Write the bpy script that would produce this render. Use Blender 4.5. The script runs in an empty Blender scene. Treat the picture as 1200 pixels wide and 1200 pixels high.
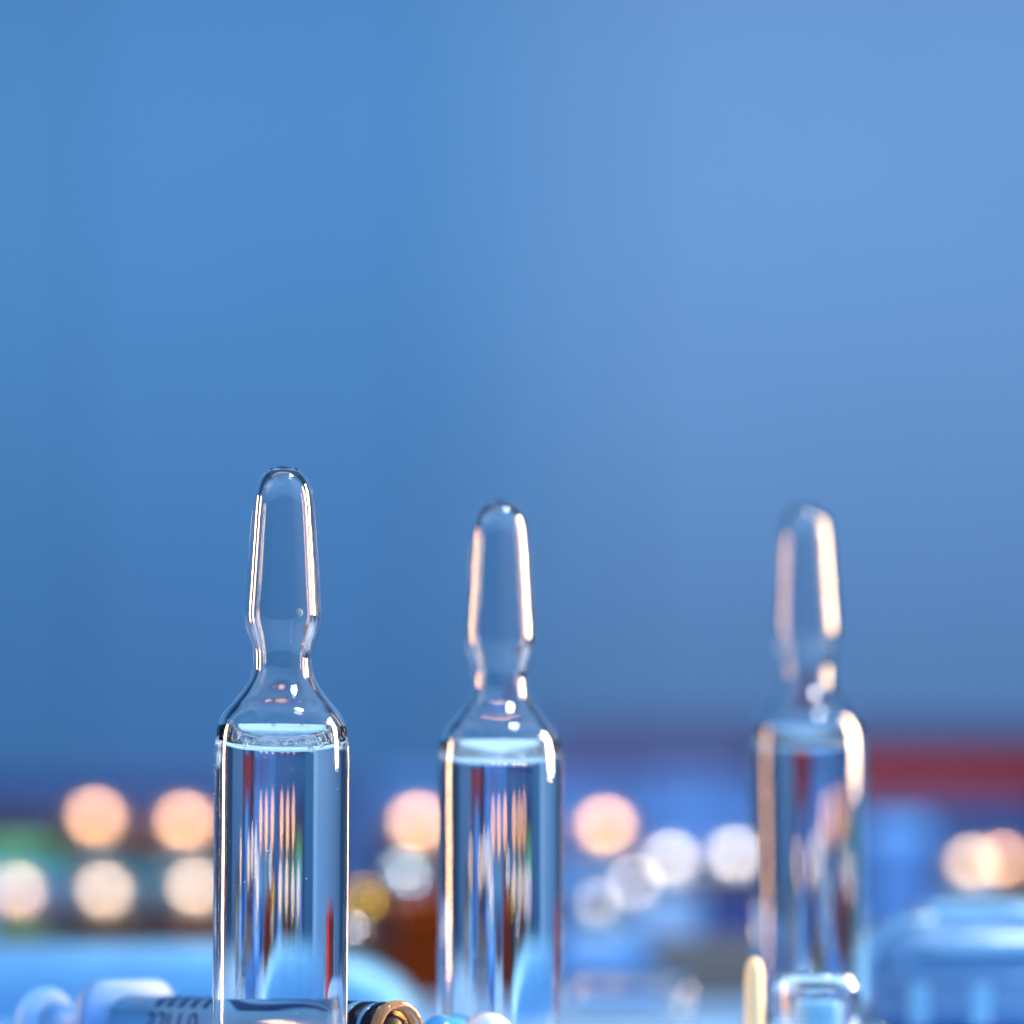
import bpy, bmesh, math, random
from mathutils import Vector, Matrix
random.seed(7)
MM = 0.001
sc = bpy.context.scene
COL = sc.collection
R = math.radians

# ------------------------------------------------------------------ camera
F_PX, HX, HY, CAM_H = 4410.0, 600.0, 1085.0, 11.5       # focal length in photo pixels, principal column, horizon row, height (mm)
cd = bpy.data.cameras.new('camera')
cam = bpy.data.objects.new('camera', cd); COL.objects.link(cam)
cam.location = (0, 0, CAM_H*MM); cam.rotation_euler = (R(90), 0, 0)
cd.sensor_width = 36.0; cd.lens = F_PX/1200*36.0
cd.shift_x = 0.0; cd.shift_y = (HY-600)/1200
cd.clip_start = 0.01; cd.clip_end = 20
cd.dof.use_dof = True; cd.dof.focus_distance = 0.2985
cd.dof.aperture_fstop = cd.lens/8.0                         # an 8 mm wide pupil
sc.camera = cam

# ------------------------------------------------------------------ world
w = bpy.data.worlds.new('World'); sc.world = w; w.use_nodes = True
bg = w.node_tree.nodes['Background']
bg.inputs[0].default_value = (0.05, 0.13, 0.30, 1); bg.inputs[1].default_value = 0.45

# ------------------------------------------------------------------ lamps
def area(name, loc, target, sx, sy, watts, color, spread=180):
    l = bpy.data.lights.new(name, 'AREA'); l.shape = 'RECTANGLE'; l.size = sx; l.size_y = sy
    l.energy = watts; l.color = color; l.spread = R(spread)
    o = bpy.data.objects.new(name, l); COL.objects.link(o)
    o.location = loc
    o.rotation_euler = (Vector(target)-Vector(loc)).to_track_quat('-Z', 'Y').to_euler()
    return o
sb = area('softbox_overhead', (0.17, 0.22, 0.48), (0, 0.35, 0), 0.10, 0.10, 3.5, (0.72, 0.84, 1.0))
sb.data.shape = 'DISK'
area('ceiling_panel', (0.0, 0.30, 0.52), (0, 0.30, 0), 0.70, 0.50, 0.6, (0.66, 0.84, 1.0))
area('strip_lamp_right', (0.26, 0.41, 0.115), (0.01, 0.32, 0.035), 0.055, 0.16, 0.80, (1.0, 0.66, 0.36), 70)
area('strip_lamp_left', (-0.30, 0.42, 0.065), (-0.01, 0.31, 0.025), 0.04, 0.13, 0.12, (1.0, 0.52, 0.27), 60)
area('bench_lamp', (0.0, 0.66, 0.36), (0.0, 0.74, 0.02), 0.30, 0.14, 1.05, (1.0, 0.90, 0.80), 75)
area('wall_wash', (-0.25, 0.78, 0.62), (-0.25, 1.3, 0.32), 1.60, 0.10, 1.98, (0.98, 0.95, 1.0), 58)

# ------------------------------------------------------------------ render options
sc.view_settings.view_transform = 'Standard'; sc.view_settings.look = 'None'
sc.view_settings.exposure = 0.0; sc.view_settings.gamma = 1.0
cy = sc.cycles
cy.use_denoising = True
cy.max_bounces = 24; cy.transmission_bounces = 24; cy.glossy_bounces = 12; cy.diffuse_bounces = 4
cy.transparent_max_bounces = 16
cy.sample_clamp_indirect = 12.0
cy.blur_glossy = 0.3

# ------------------------------------------------------------------ materials
MATS = {}
def principled(name, color, rough=0.5, metal=0.0, trans=0.0, ior=1.45, coat=0.0, noise=0.0, nscale=200.0, bump=0.0, sss=0.0):
    m = bpy.data.materials.new(name); m.use_nodes = True
    nt = m.node_tree; b = nt.nodes['Principled BSDF']
    b.inputs['Base Color'].default_value = (*color, 1)
    b.inputs['Roughness'].default_value = rough; b.inputs['Metallic'].default_value = metal
    b.inputs['Transmission Weight'].default_value = trans; b.inputs['IOR'].default_value = ior
    b.inputs['Coat Weight'].default_value = coat
    if sss:
        b.inputs['Subsurface Weight'].default_value = sss
        b.inputs['Subsurface Radius'].default_value = (0.002, 0.002, 0.002)
    if noise or bump:
        tc = nt.nodes.new('ShaderNodeTexCoord'); n = nt.nodes.new('ShaderNodeTexNoise')
        n.inputs['Scale'].default_value = nscale; n.inputs['Detail'].default_value = 5
        nt.links.new(tc.outputs['Object'], n.inputs['Vector'])
        if noise:
            mx = nt.nodes.new('ShaderNodeMix'); mx.data_type = 'RGBA'
            mx.inputs['A'].default_value = (*[c*(1-noise) for c in color], 1)
            mx.inputs['B'].default_value = (*[min(1, c*(1+noise)) for c in color], 1)
            nt.links.new(n.outputs['Fac'], mx.inputs['Factor'])
            nt.links.new(mx.outputs['Result'], b.inputs['Base Color'])
        if bump:
            bp = nt.nodes.new('ShaderNodeBump'); bp.inputs['Strength'].default_value = bump; bp.inputs['Distance'].default_value = 0.0004
            nt.links.new(n.outputs['Fac'], bp.inputs['Height']); nt.links.new(bp.outputs['Normal'], b.inputs['Normal'])
    MATS[name] = m
    return m

def glass(name, ior, color=(1, 1, 1), rough=0.0, wave=0.0):
    m = bpy.data.materials.new(name); m.use_nodes = True
    nt = m.node_tree; nt.nodes.clear()
    out = nt.nodes.new('ShaderNodeOutputMaterial'); g = nt.nodes.new('ShaderNodeBsdfGlass')
    g.inputs['Color'].default_value = (*color, 1); g.inputs['Roughness'].default_value = rough; g.inputs['IOR'].default_value = ior
    nt.links.new(g.outputs[0], out.inputs['Surface'])
    if wave:                                                 # drawn tubing is never perfectly round: faint waviness
        tc = nt.nodes.new('ShaderNodeTexCoord'); n = nt.nodes.new('ShaderNodeTexNoise')
        n.inputs['Scale'].default_value = 320; n.inputs['Detail'].default_value = 1
        mp = nt.nodes.new('ShaderNodeMapping'); mp.inputs['Scale'].default_value = (1, 1, 0.22)
        bp = nt.nodes.new('ShaderNodeBump'); bp.inputs['Strength'].default_value = wave; bp.inputs['Distance'].default_value = 0.0002
        nt.links.new(tc.outputs['Object'], mp.inputs['Vector']); nt.links.new(mp.outputs[0], n.inputs['Vector'])
        nt.links.new(n.outputs['Fac'], bp.inputs['Height']); nt.links.new(bp.outputs['Normal'], g.inputs['Normal'])
    MATS[name] = m
    return m

glass('clear_glass', 1.50, (0.985, 0.99, 0.995), 0.0, 0.05)
glass('wetted_glass', 1.50/1.333)
glass('water', 1.333, (1, 1, 1))
glass('bubble_air', 1/1.333)
principled('score_dot_ink', (0.12, 0.22, 0.32), 0.6)
principled('wall_deep_blue', (0.072, 0.245, 0.49), 0.9, noise=0.08, nscale=9)
principled('wall_mid_blue', (0.10, 0.275, 0.52), 0.9, noise=0.07, nscale=9)
principled('wall_pale_blue', (0.138, 0.295, 0.535), 0.9, noise=0.07, nscale=9)
principled('table_blue', (0.25, 0.50, 0.82), 0.45, noise=0.06, nscale=60)
principled('copper_cap', (0.95, 0.54, 0.33), 0.34, metal=1.0)
principled('cream_cap', (0.82, 0.62, 0.48), 0.36, metal=1.0)
principled('silver_cap', (0.66, 0.64, 0.66), 0.36, metal=1.0)
principled('amber_glass', (0.10, 0.030, 0.006), 0.08, coat=0.3)
principled('brown_glass', (0.075, 0.030, 0.008), 0.15)
principled('navy_glass', (0.012, 0.03, 0.15), 0.15)
principled('pale_glass', (0.16, 0.34, 0.60), 0.15)
principled('teal_label', (0.025, 0.13, 0.22), 0.5)
principled('green_label', (0.03, 0.22, 0.10), 0.5)
principled('blue_label', (0.05, 0.15, 0.36), 0.5)
principled('white_label', (0.32, 0.33, 0.36), 0.5)
principled('dark_blue_card', (0.012, 0.045, 0.17), 0.6, noise=0.1, nscale=40)
principled('mid_blue_card', (0.03, 0.12, 0.36), 0.6, noise=0.1, nscale=40)
principled('light_blue_card', (0.08, 0.28, 0.68), 0.6)
principled('red_card', (0.22, 0.012, 0.014), 0.6, noise=0.1, nscale=40)
principled('plum_haze', (0.27, 0.085, 0.15), 0.7)
principled('violet_haze', (0.21, 0.21, 0.46), 0.7)
principled('teal_card', (0.06, 0.26, 0.40), 0.6)
principled('dark_wood', (0.022, 0.012, 0.006), 0.6, noise=0.2, nscale=60)
principled('red_lid', (0.19, 0.006, 0.008), 0.6)
principled('green_card', (0.09, 0.34, 0.16), 0.6)
principled('pale_reflector', (0.24, 0.40, 0.58), 0.6)
principled('tan_card', (0.20, 0.17, 0.15), 0.6)
principled('blue_pouch', (0.19, 0.53, 0.95), 0.3, noise=0.15, nscale=150, bump=1.0)
principled('pillbox_blue', (0.09, 0.235, 0.50), 0.28, coat=0.5, noise=0.25, nscale=140, bump=1.0)
principled('pillbox_lid', (0.17, 0.43, 0.74), 0.25, coat=0.5, noise=0.2, nscale=160, bump=1.0)
principled('frosted_plastic', (0.28, 0.56, 0.90), 0.42, trans=0.85, ior=1.25)
principled('barrel_plastic', (0.17, 0.50, 0.90), 0.12, trans=0.45, ior=1.4)
principled('print_navy', (0.006, 0.03, 0.13), 0.9, ior=1.15)
principled('black_rubber', (0.004, 0.007, 0.018), 0.25)
principled('warm_glint_plastic', (0.92, 0.55, 0.30), 0.08, trans=0.75, ior=1.45)  # clear plastic with its orange reflection put into the colour
principled('capsule_blue', (0.05, 0.28, 0.70), 0.2, coat=0.5)
principled('capsule_white', (0.62, 0.68, 0.80), 0.2, coat=0.5)
principled('bottle_amber', (0.40, 0.060, 0.005), 0.06, trans=0.6, ior=1.22)
principled('bottle_contents', (0.17, 0.024, 0.003), 0.6, ior=1.1)
principled('gold_cap', (0.62, 0.36, 0.03), 0.24, metal=1.0)
principled('pearl_cap', (0.80, 0.72, 0.74), 0.24, metal=1.0)
principled('highlight_cream', (1.0, 0.74, 0.42), 0.8, bump=0.4, nscale=2500)
principled('dark_rubber', (0.035, 0.016, 0.007), 0.4)
principled('highlight_dome', (0.52, 0.64, 0.72), 0.24, metal=1.0)
principled('white_plastic', (0.7, 0.72, 0.78), 0.35)
principled('peach_pill', (0.65, 0.42, 0.33), 0.4)

# ------------------------------------------------------------------ helpers
def at(px, d):                                              # lateral position in mm of photo column px at distance d (mm)
    return (px-HX)/F_PX*d
def hgt(py, d):                                             # height in mm above the table of photo row py at distance d
    return CAM_H + (HY-py)/F_PX*d

def link(name, bm, mats, parent=None, smooth=True, loc=(0, 0, 0), scale=MM):
    if scale != 1: bmesh.ops.scale(bm, verts=bm.verts, vec=(scale,)*3)
    me = bpy.data.meshes.new(name); bm.to_mesh(me); bm.free()
    for m in (mats if isinstance(mats, (list, tuple)) else [mats]): me.materials.append(MATS[m])
    if smooth: me.polygons.foreach_set('use_smooth', [True]*len(me.polygons))
    o = bpy.data.objects.new(name, me); COL.objects.link(o)
    o.location = [c*MM for c in loc]
    if parent: o.parent = parent
    return o

def tag(o, label=None, cat=None, group=None, kind=None):
    if label: o['label'] = label
    if cat: o['category'] = cat
    if group: o['group'] = group
    if kind: o['kind'] = kind
    return o

def empty(name, x, y, z=0, rot=(0, 0, 0)):
    o = bpy.data.objects.new(name, None); COL.objects.link(o)
    o.empty_display_size = 0.005
    o.location = (x*MM, y*MM, z*MM); o.rotation_euler = rot
    return o

def lathe(bm, prof, segs=64, flip=False, mat=0, M=None):    # prof: (r, z); outward normals when z goes up
    rings = []
    for r, z in prof:
        if r < 1e-6: rings.append([bm.verts.new((0, 0, z))])
        else: rings.append([bm.verts.new((r*math.cos(2*math.pi*i/segs), r*math.sin(2*math.pi*i/segs), z)) for i in range(segs)])
    for a, b in zip(rings, rings[1:]):
        for i in range(segs):
            j = (i+1) % segs
            if len(a) == 1 and len(b) == 1: continue
            if len(a) == 1: f = [a[0], b[j], b[i]]
            elif len(b) == 1: f = [a[i], a[j], b[0]]
            else: f = [a[i], a[j], b[j], b[i]]
            if flip: f.reverse()
            fc = bm.faces.new(f); fc.material_index = mat
    if M is not None:
        for rg in rings:
            for v in rg: v.co = M @ v.co

def spline(pts, n=6):                                       # Catmull-Rom through profile points
    out = []
    P = [pts[0]]+list(pts)+[pts[-1]]
    for k in range(1, len(P)-2):
        p0, p1, p2, p3 = P[k-1], P[k], P[k+1], P[k+2]
        for i in range(n):
            t = i/n
            out.append(tuple(0.5*((2*p1[c])+(-p0[c]+p2[c])*t+(2*p0[c]-5*p1[c]+4*p2[c]-p3[c])*t*t+(-p0[c]+3*p1[c]-3*p2[c]+p3[c])*t**3) for c in (0, 1)))
    out.append(tuple(pts[-1]))
    return out

def rbox(bm, sx, sy, sz, bev=0.5, segs=3, c=(0, 0, 0)):     # box standing on z = c.z, bevelled
    r = bmesh.ops.create_cube(bm, size=1)
    vs = r['verts']
    for v in vs: v.co = Vector((v.co.x*sx+c[0], v.co.y*sy+c[1], (v.co.z+0.5)*sz+c[2]))
    es = list({e for v in vs for e in v.link_edges})
    if bev: bmesh.ops.bevel(bm, geom=es, offset=bev, segments=segs, affect='EDGES', profile=0.5)

def ball(bm, r, c=(0, 0, 0), s=(1, 1, 1), u=24, v=16):
    q = bmesh.ops.create_uvsphere(bm, u_segments=u, v_segments=v, radius=r)
    for k in q['verts']: k.co = Vector((k.co.x*s[0]+c[0], k.co.y*s[1]+c[1], k.co.z*s[2]+c[2]))

# ------------------------------------------------------------------ setting
bm = bmesh.new(); rbox(bm, 900, 1200, 20, 2, 2, (0, 760, -20.0))
tag(link('table_top', bm, 'table_blue', smooth=False), kind='structure')
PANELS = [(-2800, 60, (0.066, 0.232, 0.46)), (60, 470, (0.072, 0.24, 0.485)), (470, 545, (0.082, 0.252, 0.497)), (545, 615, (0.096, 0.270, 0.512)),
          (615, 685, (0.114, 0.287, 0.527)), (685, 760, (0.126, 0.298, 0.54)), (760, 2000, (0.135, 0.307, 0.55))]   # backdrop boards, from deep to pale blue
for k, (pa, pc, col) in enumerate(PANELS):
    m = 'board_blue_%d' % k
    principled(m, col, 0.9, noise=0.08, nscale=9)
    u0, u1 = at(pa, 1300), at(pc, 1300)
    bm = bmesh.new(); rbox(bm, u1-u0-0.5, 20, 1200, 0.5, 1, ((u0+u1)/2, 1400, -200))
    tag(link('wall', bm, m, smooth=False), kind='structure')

# ------------------------------------------------------------------ ampoules
K = 14.7
def pz(y): return (1255-y)/K
OUT = [(79.0, 1000), (79.0, 930), (79.0, 893), (78.6, 878), (77.6, 865), (75.2, 851), (68.0, 836), (55.0, 821), (43.0, 804), (36.0, 787),
       (35.0, 771), (38.6, 752), (42.6, 738), (44.6, 728), (45.2, 720), (44.4, 706), (42.6, 680), (40.6, 650), (38.6, 620), (36.6, 594), (34.8, 580), (31.6, 568), (26.4, 558.6), (18.5, 551.5), (9.5, 547.9), (4.5, 546.8), (0.0, 546.5)]
base = [(0.0, 0.45), (2.2, 0.40), (3.7, 0.12), (4.3, 0.0), (4.85, 0.12), (5.22, 0.5), (5.374, 1.1), (5.374, 6.0)]
prof_out = spline(base, 4)[:-1] + spline([(r/K, pz(y)) for r, y in OUT], 6)
def inner_profile():
    pts = []
    P = [(r/K, pz(y)) for r, y in OUT]
    for i, (r, z) in enumerate(P):
        a = P[max(0, i-1)]; b = P[min(len(P)-1, i+1)]
        t = Vector((b[0]-a[0], b[1]-a[1])).normalized()
        th = 0.52 if z < 28 else 0.54
        if z > 46: th = 0.55
        nr, nz = r - th*t[1], z + th*t[0]
        pts.append((max(0.0, nr), nz))
    pts[-1] = (0.0, P[-1][1]-0.6)
    pts = [p for i, p in enumerate(pts)]
    b_in = [(0.0, 1.05), (2.4, 1.0), (3.7, 0.85), (4.4, 1.05), (4.78, 1.6), (4.854, 2.4), (4.854, 6.0)]
    return spline(b_in, 4)[:-1] + spline(pts, 6)
prof_in = inner_profile()
Z_CONTACT = pz(853.5)

def make_ampoule():
    root = empty('ampoule', 0, 0)
    bm = bmesh.new()
    lathe(bm, prof_out, 96)
    dry = [p for p in prof_in if p[1] >= Z_CONTACT-0.001]
    # start exactly on the contact line
    for (r0, z0), (r1, z1) in zip(prof_in, prof_in[1:]):
        if z0 < Z_CONTACT <= z1 and z0 > 5:
            t = (Z_CONTACT-z0)/(z1-z0); rc = r0+(r1-r0)*t; break
    lathe(bm, [(rc, Z_CONTACT)]+dry[(1 if abs(dry[0][1]-Z_CONTACT) < 1e-4 else 0):], 96, flip=True)
    link('glass_body', bm, 'clear_glass', root)
    wet = [p for p in prof_in if p[1] < Z_CONTACT-0.001 or p[1] < 5]
    bm = bmesh.new()
    lathe(bm, wet+[(rc, Z_CONTACT)], 96, flip=True, mat=0)   # glass-to-liquid wall, its normals towards the liquid
    men = []
    depth = 2.05
    for i in range(22):
        s = i/21
        r = rc*(1-s)
        z = Z_CONTACT - depth*(1-math.exp(-(rc-r)/0.95))/(1-math.exp(-rc/0.95))
        men.append((r if s < 1 else 0.0, z))
    lathe(bm, men, 96, mat=1)
    link('liquid', bm, ['wetted_glass', 'water'], root)
    return root, rc, depth

def add_bubbles(root, rc, depth, n, seed):
    rnd = random.Random(seed)
    for k in range(n):
        a = rnd.uniform(0, 2*math.pi); q = rnd.choice((0.09, 0.12, 0.15, 0.2, 0.28))*rnd.uniform(0.85, 1.15)
        off = q*1.25 + rnd.uniform(0.05, 0.75)
        r = rc-off
        z = Z_CONTACT - depth*(1-math.exp(-(rc-r)/0.95)) - q*rnd.uniform(1.15, 1.5)
        bm = bmesh.new(); ball(bm, q, (r*math.cos(a), r*math.sin(a), z), (1, 1, 0.85), 14, 10)
        link('bubble', bm, 'bubble_air', root)

def copy_tree(o, parent=None):
    c = o.copy(); COL.objects.link(c); c.parent = parent
    for ch in list(o.children): copy_tree(ch, c)
    return c

GA = 'clear glass ampoules standing in a row'
amp, rc, dep = make_ampoule()
a2 = copy_tree(amp); a3 = copy_tree(amp)
amp.location = (at(327.5, 300)*MM, 0.300, 0); amp.rotation_euler = (0, R(0.45), R(20))
d2 = 300/0.925
a2.location = (at(586, d2)*MM, d2*MM, 0); a2.rotation_euler = (0, R(-0.1), R(75))
d3 = 372.0
a3.scale = (1.06,)*3
a3.location = (at(952, d3)*MM, d3*MM, 2.1*MM); a3.rotation_euler = (0, R(-0.9), R(0))
tag(amp, 'sharp clear glass ampoule standing in front of the amber bottle, largest of the three', 'ampoule', GA)
tag(a2, 'clear glass ampoule standing between the amber bottle and the pale blue vial', 'ampoule', GA)
tag(a3, 'blurred clear glass ampoule leaning slightly left beside the blue pill box', 'ampoule', GA)
add_bubbles(amp, rc, dep, 46, 3); add_bubbles(a2, rc, dep, 24, 5); add_bubbles(a3, rc, dep, 12, 9)
bm = bmesh.new(); ball(bm, 0.34, (0, 0, 0), (1, 0.10, 1), 16, 10)
zd = pz(722); dd = link('score_dot', bm, 'score_dot_ink', amp, loc=(0, 0, 0))
dd.location = (1.55*MM, 0, 0)
ang = R(-20-62)
dd.location = (3.06*math.cos(ang)*MM, 3.06*math.sin(ang)*MM, zd*MM); dd.rotation_euler = (0, 0, ang+R(90))

# clear slab under the third ampoule
bm = bmesh.new(); rbox(bm, 13, 15, 2.08, 0.5, 3)
tag(link('glass_slab', bm, 'clear_glass', smooth=False, loc=(at(952, d3), d3, 0.0)), 'small clear glass slab under the leaning ampoule', 'glass slab')

# low glass pot in front of it
dp = 334.0
pot = tag(empty('glass_pot', at(958, dp), dp), 'low clear glass pot holding a blue stopper in front of the leaning ampoule', 'glass pot')
hz = hgt(1142, dp); pr = (1010-906)/2/F_PX*dp
bm = bmesh.new()
lathe(bm, spline([(0, 0.0), (pr*0.8, 0.0), (pr*0.97, 0.4), (pr, 1.2), (pr, 4.0), (pr*0.99, hz-1.2), (pr*0.93, hz-0.35), (pr*0.86, hz), (pr*0.80, hz-0.3), (pr*0.80, hz-1.4), (pr*0.82, 3.0), (pr*0.78, 1.2), (pr*0.5, 0.8), (0, 0.8)], 5), 64)
link('glass_wall', bm, 'clear_glass', pot)
bm = bmesh.new(); lathe(bm, spline([(0, 0.9), (pr*0.45, 0.95), (pr*0.55, 1.4), (pr*0.55, 4.0), (pr*0.50, 4.8), (pr*0.3, 5.0), (0, 5.0)], 4), 40)
link('stopper', bm, 'blue_pouch', pot)

dk = 329.0; rk = 11.5/F_PX*dk; hk = hgt(1122, dk)  # cream stick added to imitate the bright highlight on a glass edge
hl_stick = tag(empty('highlight_stick', at(884, dk), dk), 'cream stick standing in for the bright edge highlight left of the glass pot', 'highlight stick')
bm = bmesh.new(); lathe(bm, spline([(0, 0), (rk*0.5, 0), (rk*0.5, 2.2)], 2), 24); link('stick', bm, 'white_plastic', hl_stick)
bm = bmesh.new(); lathe(bm, spline([(rk*0.5, 1.6), (rk*0.85, 1.9), (rk, 3.2), (rk*1.0, hk-2.6), (rk*0.88, hk-1.0), (rk*0.5, hk-0.2), (0, hk)], 5), 32); link('highlight_tip', bm, 'highlight_cream', hl_stick)

# ------------------------------------------------------------------ syringe lying behind the first ampoule
tipP = Vector((at(468, 303), 303, 2.75)); backP = Vector((at(150, 326), 326, 3.0))
ax = (backP-tipP); Ls = ax.length; ax.normalize()
syr = tag(empty('syringe', tipP.x, tipP.y), 'plastic syringe with navy scale marks lying behind the sharpest ampoule', 'syringe')
side = Vector((0, 0, 1)).cross(ax).normalized(); upv = ax.cross(side)   # side points to the left-front or back
FR = Matrix(((side.x, upv.x, ax.x, 0), (side.y, upv.y, ax.y, 0), (side.z, upv.z, ax.z, 2.75), (0, 0, 0, 1)))
if FR.to_3x3().determinant() < 0: raise RuntimeError
front = -1 if side.y > 0 else 1                                # which sign of side faces the camera
RB = 2.58
bm = bmesh.new(); lathe(bm, [(RB-0.02, 4.6), (RB, 5.0), (RB, Ls), (RB-0.4, Ls), (RB-0.4, 4.6), (RB-0.02, 4.6)], 64, M=FR)
link('barrel', bm, 'barrel_plastic', syr)
# dark ribbed collar between barrel and end ring
bm = bmesh.new(); pf = [(1.5, 0.9)]
z = 0.9
while z < 8.6:
    pf += [(2.52, z), (2.62, z+0.15), (2.62, z+1.05), (2.50, z+1.2), (2.40, z+1.35), (2.40, z+1.75)]; z += 1.9
pf.append((1.5, z)); lathe(bm, pf, 64, M=FR); link('ribbed_collar', bm, 'black_rubber', syr)
bm = bmesh.new(); z = 0.9
while z < 8.0:
    lathe(bm, [(2.42, z+1.36), (2.52, z+1.45), (2.52, z+1.68), (2.42, z+1.76)], 64, M=FR); z += 1.9
link('blue_band', bm, 'barrel_plastic', syr)
bm = bmesh.new(); lathe(bm, spline([(2.05, 0.9), (2.1, 0.15), (2.3, -0.25), (2.62, -0.2), (2.75, 0.15), (2.7, 0.7), (2.5, 0.88)], 5), 64, M=FR)
link('end_ring', bm, 'warm_glint_plastic', syr)
bm = bmesh.new(); lathe(bm, [(0, 0.5), (1.2, 0.45), (2.04, 0.85)][::-1], 48, M=FR, flip=False)
link('end_plug', bm, 'black_rubber', syr)
def on_barrel(s, phi, r):                                     # phi from the top towards the camera
    return FR @ Vector((front*r*math.sin(phi), r*math.cos(phi), s))
bm = bmesh.new()
def patch(s0, s1, p0, p1, r, n=8):
    g = [[bm.verts.new(on_barrel(s, p0+(p1-p0)*i/n, r)) for i in range(n+1)] for s in (s0, s1)]
    for i in range(n): bm.faces.new((g[0][i], g[0][i+1], g[1][i+1], g[1][i]))
s = 12.0; k = 0
while s < Ls-6.2:
    patch(s, s+0.75, R(4), R(50), RB+0.012); s += 1.5; k += 1
link('scale_marks', bm, 'print_navy', syr)
def wrap_text(txt, size, s_left, phi_base):
    cu = bpy.data.curves.new('t', 'FONT'); cu.body = txt; cu.size = size; cu.extrude = 0; cu.resolution_u = 3
    to = bpy.data.objects.new('t', cu); COL.objects.link(to)
    dg = bpy.context.evaluated_depsgraph_get(); me = bpy.data.meshes.new_from_object(to.evaluated_get(dg))
    bm = bmesh.new(); bm.from_mesh(me)
    bmesh.ops.subdivide_edges(bm, edges=bm.edges, cuts=3)
    bmesh.ops.triangulate(bm, faces=bm.faces)
    for v in bm.verts: v.co = on_barrel(s_left - v.co.x, phi_base - v.co.y/RB, RB+0.03)
    bpy.data.objects.remove(to); bpy.data.curves.remove(cu); bpy.data.meshes.remove(me)
    return link('scale_number', bm, 'print_navy', syr, smooth=False)
wrap_text('22U 0', 2.7, Ls-5.2, R(60)+1.9/RB)
# finger flange: rounded plate across the axis
def plate(bm, hw, hh, zc, s0, s1, rr):
    ring = []
    for cx, cz, a0 in ((hw-rr, hh-rr, 0), (-(hw-rr), hh-rr, 90), (-(hw-rr), -(hh-rr), 180), (hw-rr, -(hh-rr), 270)):
        for i in range(9):
            a = R(a0+i*90/8); ring.append((cx+rr*math.cos(a), cz+rr*math.sin(a)+zc))
    loops = []
    for s, q in ((s0, 0.92), (s0+0.15, 0.98), (s0+0.35, 1), (s1-0.35, 1), (s1-0.15, 0.98), (s1, 0.92)):
        loops.append([bm.verts.new(FR @ Vector((x*q, (y-zc)*q+zc, s))) for x, y in ring])
    for a, b in zip(loops, loops[1:]):
        for i in range(len(a)):
            j = (i+1) % len(a); bm.faces.new((a[i], a[j], b[j], b[i]))
    bm.faces.new(loops[0][::-1]); bm.faces.new(loops[-1])
bm = bmesh.new(); plate(bm, 5.3, 3.3, 0.62, Ls-0.6, Ls+1.0, 2.6); link('finger_flange', bm, 'frosted_plastic', syr)
bm = bmesh.new(); lathe(bm, [(0, Ls+1.0), (1.5, Ls+1.0), (1.5, Ls+10.2), (0, Ls+10.2)], 24, M=FR); link('plunger_rod', bm, 'frosted_plastic', syr)
bm = bmesh.new(); lathe(bm, spline([(0, Ls+10.2), (2.4, Ls+10.2), (2.9, Ls+10.6), (3.0, Ls+11.1), (2.9, Ls+11.7), (2.4, Ls+12), (0, Ls+12)], 4), 48, M=FR); link('thumb_rest', bm, 'frosted_plastic', syr)

# ------------------------------------------------------------------ capsules at the lower edge
def capsule(px, py, d, r, length, mat, label, yaw):
    bm = bmesh.new(); n = 10
    pf = [(r*math.sin(math.pi/2*i/n), -length/2+r-r*math.cos(math.pi/2*i/n)) for i in range(n+1)]
    pf2 = [(r*1.04*math.cos(math.pi/2*i/n), length/2-r+r*1.04*math.sin(math.pi/2*i/n)) for i in range(n+1)]
    root = tag(empty('capsule', at(px, d), d, r*1.04, (R(90), 0, yaw)), label, 'capsule', 'capsules lying at the foot of the ampoules')
    lathe(bm, pf+[(r, 0.2)], 40); link('capsule_body', bm, mat, root)
    bm = bmesh.new(); lathe(bm, [(r*1.04, 0.0)]+pf2, 40); link('capsule_cap', bm, mat, root)
dq = 311.0
r1 = hgt(1187, dq)/2.04
capsule(571, 1187, dq, r1, 9, 'capsule_white', 'white capsule lying at the foot of the second ampoule', R(4))
dq = 317.0
r1 = hgt(1190, dq)/2.04
capsule(527, 1190, dq, r1, 9, 'capsule_blue', 'blue capsule lying between the white capsule and the syringe end', R(-14))

# ------------------------------------------------------------------ blue pouch behind the syringe
dpz = 430.0
hp = hgt(1107, dpz)
x1 = at(482, dpz); x0 = at(-150, dpz)
xw = at(482, dpz)-at(285, dpz)
pts = [(x0, 0)] + [(x1-xw*0.98+xw*math.sin(R(90*i/14))-xw*0.02, hp*math.cos(R(90*i/14))**0.85 if i < 14 else 0.0) for i in range(15)]
pts.insert(1, (x0, hp))
bm = bmesh.new()
f0 = [bm.verts.new((x, 0, max(z, 0))) for x, z in pts]; f1 = [bm.verts.new((x, 34, max(z, 0))) for x, z in pts]
bm.faces.new(f0); bm.faces.new(f1[::-1])
for i in range(len(pts)):
    j = (i+1) % len(pts); bm.faces.new((f0[j], f0[i], f1[i], f1[j]))
bmesh.ops.recalc_face_normals(bm, faces=bm.faces)
bmesh.ops.bevel(bm, geom=[e for e in bm.edges if abs(e.verts[0].co.y-e.verts[1].co.y) < 1e-6 and e.verts[0].co.z+e.verts[1].co.z > 0.5], offset=2.2, segments=5, affect='EDGES', profile=0.5)
tag(link('blue_pouch', bm, 'blue_pouch', loc=(0, dpz, 0)), 'bright blue pouch with rounded end lying behind the syringe', 'pouch')

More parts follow.
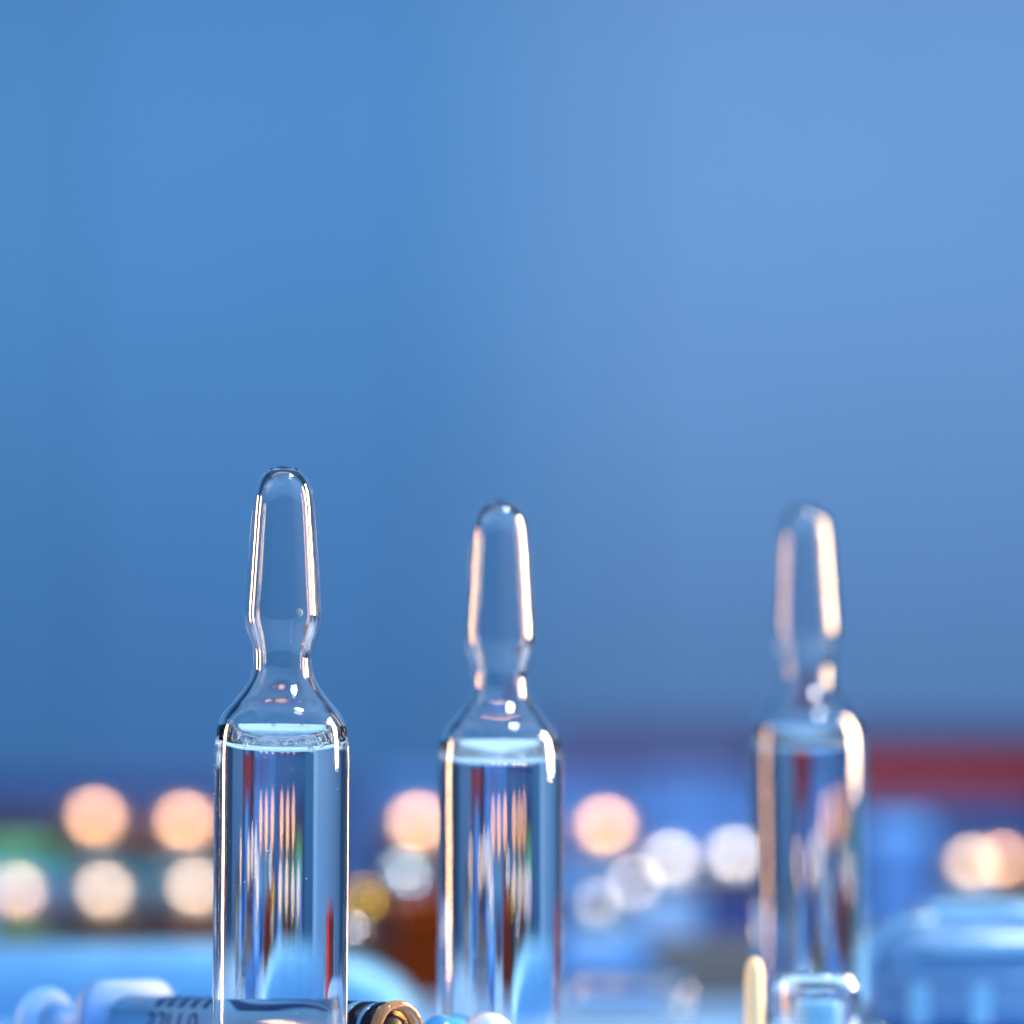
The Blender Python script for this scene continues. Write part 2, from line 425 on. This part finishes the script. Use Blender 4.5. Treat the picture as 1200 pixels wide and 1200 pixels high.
# ------------------------------------------------------------------ blue pill box at right
db = 385.0
pb = tag(empty('pill_box', at(1120, db), db+14), 'blurred blue plastic pill box with rounded lid at the right edge', 'pill box')
xa, xb = at(1016, db), at(1330, db); cx = (xa+xb)/2 - at(1120, db)
h1 = hgt(1076, db)
bm = bmesh.new(); rbox(bm, xb-xa, 26, h1, 4.6, 8, (cx, 0, 0)); link('box_body', bm, 'pillbox_blue', pb)
xl = at(1092, db); cl = (xl+xb)/2 - at(1120, db)
h2 = hgt(1056, db)
bm = bmesh.new(); rbox(bm, xb-xl, 20, h2-h1+1.5, 1.4, 5, (cl, 1.5, h1-1.5)); link('lid', bm, 'pillbox_lid', pb)
for (pa, pc, y0, y1, m) in ((1024, 1330, 1152, 1143, 'pillbox_blue'), (1085, 1330, 1118, 1106, 'pillbox_lid')):
    bm = bmesh.new(); u0, u1 = at(pa, db), at(pc, db)
    rbox(bm, u1-u0, 0.6, hgt(y1, db)-hgt(y0, db), 0.25, 3, ((u0+u1)/2-at(1120, db), -13.1, hgt(y0, db))); link('ridge', bm, m, pb)

for px in (1078, 1150):
    bm = bmesh.new(); rbox(bm, 2.2, 0.6, 4.5, 0.25, 3, (at(px, db)-at(1120, db), -13.1, 1.0)); link('rib', bm, 'pillbox_lid', pb)
# raised pale rim running round the left shoulder
path = [Vector((at(x, db)-at(1120, db), -11.5, hgt(y, db))) for x, y in ((1019, 1160), (1020, 1138), (1024, 1118), (1034, 1100), (1050, 1088), (1070, 1081), (1096, 1076))]
bm = bmesh.new(); rings = []
for i, p in enumerate(path):
    t = (path[min(i+1, len(path)-1)]-path[max(i-1, 0)]).normalized(); n1 = Vector((0, 1, 0)); n2 = t.cross(n1)
    rings.append([bm.verts.new(p+0.55*(math.cos(R(45*k))*n1+math.sin(R(45*k))*n2)) for k in range(8)])
for a, b in zip(rings, rings[1:]):
    for k in range(8): bm.faces.new((a[k], a[(k+1) % 8], b[(k+1) % 8], b[k]))
bm.faces.new(rings[0][::-1]); bm.faces.new(rings[-1]); bmesh.ops.recalc_face_normals(bm, faces=bm.faces)
link('rim', bm, 'pillbox_lid', pb)

# ------------------------------------------------------------------ far vials
def vial(px, d, r, top, cap_r, body, label_m, cap, label, group, lz=None, name='vial', cat='vial'):
    root = tag(empty(name, at(px, d), d), label, cat, group)
    cz = top-cap_r                                              # centre of the domed cap
    nb = max(3.0, cz-1.2)
    bm = bmesh.new()
    lathe(bm, spline([(0, 0), (r*0.85, 0), (r, 0.9), (r, 2), (r, nb-4.0), (r*0.96, nb-2.6), (r*0.75, nb-1.0), (cap_r*0.72, nb-0.2), (cap_r*0.72, nb+1.0)], 4), 32)
    link('glass_body', bm, body, root)
    bm = bmesh.new(); lathe(bm, [(cap_r*0.7, nb-1.6), (cap_r*1.06, nb-1.4), (cap_r*1.06, cz+0.6), (cap_r*1.0, cz+0.9)], 32); link('collar', bm, 'dark_rubber', root)
    bm = bmesh.new()
    lathe(bm, [(0, cz-1.0), (cap_r*0.97, cz-1.0), (cap_r, cz-0.6)]+[(cap_r*math.cos(math.pi/2*i/12), cz+cap_r*math.sin(math.pi/2*i/12)) for i in range(13)], 32)
    link('domed_cap', bm, cap, root)
    if label_m:
        a, b = lz or (2.0, nb-4.5)
        bm = bmesh.new(); lathe(bm, [(r+0.02, a), (r+0.14, a+0.02), (r+0.14, b-0.02), (r+0.02, b)], 32); link('paper_label', bm, label_m, root)
    return root
GB = 'capped vials standing in the blurred background'
D1, D2 = 750.0, 700.0
def topA(y, d, rc): return hgt(y, d)+rc*0.29
for px, y, cap, body, lab, txt in (
    (110, 952, 'copper_cap', 'brown_glass', 'teal_label', 'copper capped brown vial with teal label, leftmost of the tall back row'),
    (215, 957, 'copper_cap', 'brown_glass', 'teal_label', 'copper capped brown vial with teal label, second from left in the tall back row'),
    (322, 957, 'copper_cap', 'brown_glass', 'blue_label', 'copper capped brown vial behind the sharp ampoule'),
    (490, 958, 'copper_cap', 'amber_glass', None, 'copper capped vial peeping over the amber bottle'),
    (602, 962, 'copper_cap', 'brown_glass', 'teal_label', 'copper capped vial directly behind the second ampoule'),
    (710, 962, 'copper_cap', 'navy_glass', 'blue_label', 'copper capped vial with blue label just right of the second ampoule')):
    vial(px, D1, 7.4, topA(y, D1, 6.6), 6.6, body, lab, cap, txt, GB, (13.0, 23.5))
for px, y, cap, body, lab, txt in (
    (18, 1040, 'cream_cap', 'brown_glass', 'green_label', 'short cream capped vial at the left edge of the picture'),
    (120, 1040, 'cream_cap', 'brown_glass', None, 'short cream capped brown vial in front of the leftmost tall vial'),
    (227, 1036, 'cream_cap', 'amber_glass', None, 'short cream capped vial just left of the sharp ampoule'),
    (335, 1040, 'cream_cap', 'pale_glass', None, 'short cream capped vial hidden behind the sharp ampoule'),
    (748, 1030, 'silver_cap', 'pale_glass', None, 'short silver capped pale vial right of the pale blue tall vial'),
    (786, 1003, 'silver_cap', 'pale_glass', 'blue_label', 'silver capped vial between pale blue vial and navy vial'),
    (862, 998, 'silver_cap', 'navy_glass', None, 'silver capped navy vial just left of the leaning ampoule'),
    (940, 1010, 'cream_cap', 'brown_glass', None, 'cream capped vial hidden behind the leaning ampoule'),
    (1142, 1008, 'cream_cap', 'pale_glass', None, 'cream capped pale vial behind the pill box'),
    (1176, 1002, 'copper_cap', 'brown_glass', None, 'copper capped brown vial at the right edge behind the pill box')):
    vial(px, D2+random.uniform(-4, 4)+(0 if px not in (748, 1176) else 17), 6.3, topA(y, D2, 5.6), 5.6, body, lab, cap, txt, GB)
vial(700, 610, 6.2, hgt(1050, 610), 3.4, 'pale_glass', 'light_blue_card', 'silver_cap', 'pale blue labelled vial standing right of the second ampoule', GB, (1.5, 9.0))

# amber bottle between first and second ampoules
dA = 575.0
rA = 76/F_PX*dA; zA = hgt(1052, dA)
bt = tag(empty('amber_bottle', at(474, dA), dA), 'dark amber glass bottle with silver dome added for its highlight between the first and second ampoules', 'bottle')
bm = bmesh.new()
lathe(bm, spline([(0, 0.2), (rA*0.85, 0), (rA, 1.0), (rA, 3), (rA, zA-3), (rA*0.97, zA-1.5), (rA*0.82, zA+0.4), (rA*0.60, zA+1.2), (rA*0.44, zA+1.6), (rA*0.42, zA+2.4), (rA*0.38, zA+2.5), (rA*0.36, zA+1.2), (rA*0.5, zA+0.4), (rA*0.76, zA-0.8), (rA*0.88, zA-2.4), (rA*0.9, 3), (rA*0.8, 1.6), (0, 1.5)], 5), 56)
link('glass_body', bm, 'bottle_amber', bt)
bm = bmesh.new(); lathe(bm, [(0, 1.8), (rA*0.78, 1.8), (rA*0.875, 3), (rA*0.875, zA-4), (0, zA-4)], 48); link('contents', bm, 'bottle_contents', bt)
zc = hgt(1018, dA)-3.4; rdome = 4.9  # dome added to carry the bright highlight of the bottle's shoulder
bm = bmesh.new(); lathe(bm, [(0, zc-2.5), (rdome, zc-2.5), (rdome, zc)]+[(rdome*math.cos(R(90*i/12)), zc+rdome*math.sin(R(90*i/12))) for i in range(1, 13)], 40); link('domed_cap', bm, 'highlight_dome', bt)  # here domed_cap is the dome added for the highlight, not a real cap
vial(424, 545, 3.9, topA(1048, 545, 4.4), 4.4, 'amber_glass', None, 'gold_cap', 'gold capped small vial in front of the left side of the amber bottle', GB)
vial(408, 470, 2.9, topA(1086, 470, 3.0)+0.6, 3.0, 'pale_glass', None, 'pearl_cap', 'pearl capped small vial between the blue pouch and the amber bottle', GB)

# boxes at the back and right
def card_box(px0, px1, py, d, depth, mat, label, lid=None, lh=5.0):
    a, b = at(px0, d), at(px1, d); h = hgt(py, d)
    root = tag(empty('storage_box', (a+b)/2, d+depth/2), label, 'box', 'boxes standing at the back')
    bm = bmesh.new(); rbox(bm, b-a, depth, h-lh, 0.8, 3); link('box_body', bm, mat, root)
    bm = bmesh.new(); rbox(bm, b-a+1.2, depth+1.2, lh-0.02, 0.8, 3, (0, 0, h-lh+0.02)); link('lid', bm, lid or mat, root)
card_box(-160, 420, 905, 850, 60, 'dark_blue_card', 'long dark blue box behind the copper capped vials')
card_box(440, 905, 910, 860, 60, 'mid_blue_card', 'mid blue box behind the second ampoule')
card_box(760, 850, 905, 815, 30, 'mid_blue_card', 'small blue box left of the leaning ampoule')
card_box(990, 1225, 888, 880, 60, 'dark_blue_card', 'blue box with red lid at the right, behind the leaning ampoule', 'red_lid', 9.0)
card_box(1022, 1088, 962, 790, 12, 'mid_blue_card', 'small blue box just right of the leaning ampoule', 'light_blue_card')
card_box(770, 905, 1098, 560, 26, 'tan_card', 'low tan box left of the leaning ampoule')
card_box(655, 770, 1135, 500, 16, 'light_blue_card', 'low light blue box at the foot of the pale vial')
card_box(640, 1330, 850, 1215, 60, 'violet_haze', 'wide violet block standing in for purple haze farthest back at the right')  # its colour stands in for the upper, fainter part of the purple haze
card_box(900, 1330, 868, 1100, 50, 'plum_haze', 'plum coloured block standing in for haze in front of the violet one at the right')  # its colour stands in for the redder, lower part of the haze
rc_ = tag(empty('storage_box', -81, 420), 'small red carton standing left of the blue pouch', 'box', 'boxes standing at the back')
bm = bmesh.new(); rbox(bm, 12, 10, 11, 0.4, 2); link('box_body', bm, 'red_card', rc_)
bm = bmesh.new(); rbox(bm, 12.4, 10.4, 3, 0.4, 2, (0, 0, 11.02)); link('lid', bm, 'red_card', rc_)
card_box(1140, 1330, 1028, 722, 16, 'tan_card', 'dark brown carton at the right edge behind the blue pill box', 'dark_wood')
# rack behind the left vials
dr = 768.0; u0, u1 = at(-70, dr), at(348, dr)
rk_ = tag(empty('vial_rack', (u0+u1)/2, dr), 'dark wooden rack with teal panel behind the copper capped vials at left', 'rack')
for y0, y1 in ((994, 958), (1112, 1052)):
    bm = bmesh.new(); rbox(bm, u1-u0, 4, hgt(y1, dr)-hgt(y0, dr), 0.5, 2, (0, 0, hgt(y0, dr))); link('rail', bm, 'dark_wood', rk_)
bm = bmesh.new(); rbox(bm, u1-u0-0.4, 2, hgt(980, dr), 0.3, 2, (0, 3.05, 0)); link('back_panel', bm, 'teal_card', rk_)
for sx in (-1, 1):
    bm = bmesh.new(); rbox(bm, 3, 6, hgt(955, dr), 0.4, 2, (sx*((u1-u0)/2+1.52), 1, 0)); link('end_post', bm, 'dark_wood', rk_)
# clear tube lying on the table
dt = 432.0; rt = 3.2; u0, u1 = at(664, dt), at(812, dt)
tb = tag(empty('glass_tube', u0, dt, rt, (0, R(90), 0)), 'clear glass tube lying on its side between the second and leaning ampoules', 'glass tube')
bm = bmesh.new(); L = u1-u0
lathe(bm, spline([(0, 0), (rt*0.7, 0.15), (rt*0.97, 0.8), (rt, 2), (rt, L-2), (rt*0.97, L-0.8), (rt*0.7, L-0.15), (0, L)], 4), 40)
lathe(bm, spline([(0, 0.6), (rt*0.6, 0.75), (rt*0.82, 1.3), (rt*0.84, 2.2), (rt*0.84, L-2.2), (rt*0.82, L-1.3), (rt*0.6, L-0.75), (0, L-0.6)], 4), 40, flip=True)
link('tube_wall', bm, 'clear_glass', tb)
# lint and powder on the nearest ampoule
rnd = random.Random(11); bm = bmesh.new()
for k in range(110):
    z = rnd.uniform(2, 26); a = rnd.choice((rnd.gauss(math.pi, 0.5), rnd.uniform(0, 2*math.pi))) - R(20)
    q = rnd.choice((0.018, 0.025, 0.035, 0.05))
    bm2 = bmesh.ops.create_icosphere(bm, subdivisions=1, radius=q)
    for v in bm2['verts']: v.co += Vector((5.38*math.cos(a), 5.38*math.sin(a), z))
tag(link('dust', bm, 'white_plastic', amp), kind='stuff')
card_box(-60, 52, 990, 742, 12, 'light_blue_card', 'small green lidded carton at the left edge beside the rack', 'green_card')
card_box(-1450, -330, 760, 640, 40, 'pale_reflector', 'unseen pale blue reflector added beyond the left edge to brighten the ampoules')  # out of view, added as a reflector to brighten the ampoules' right halves
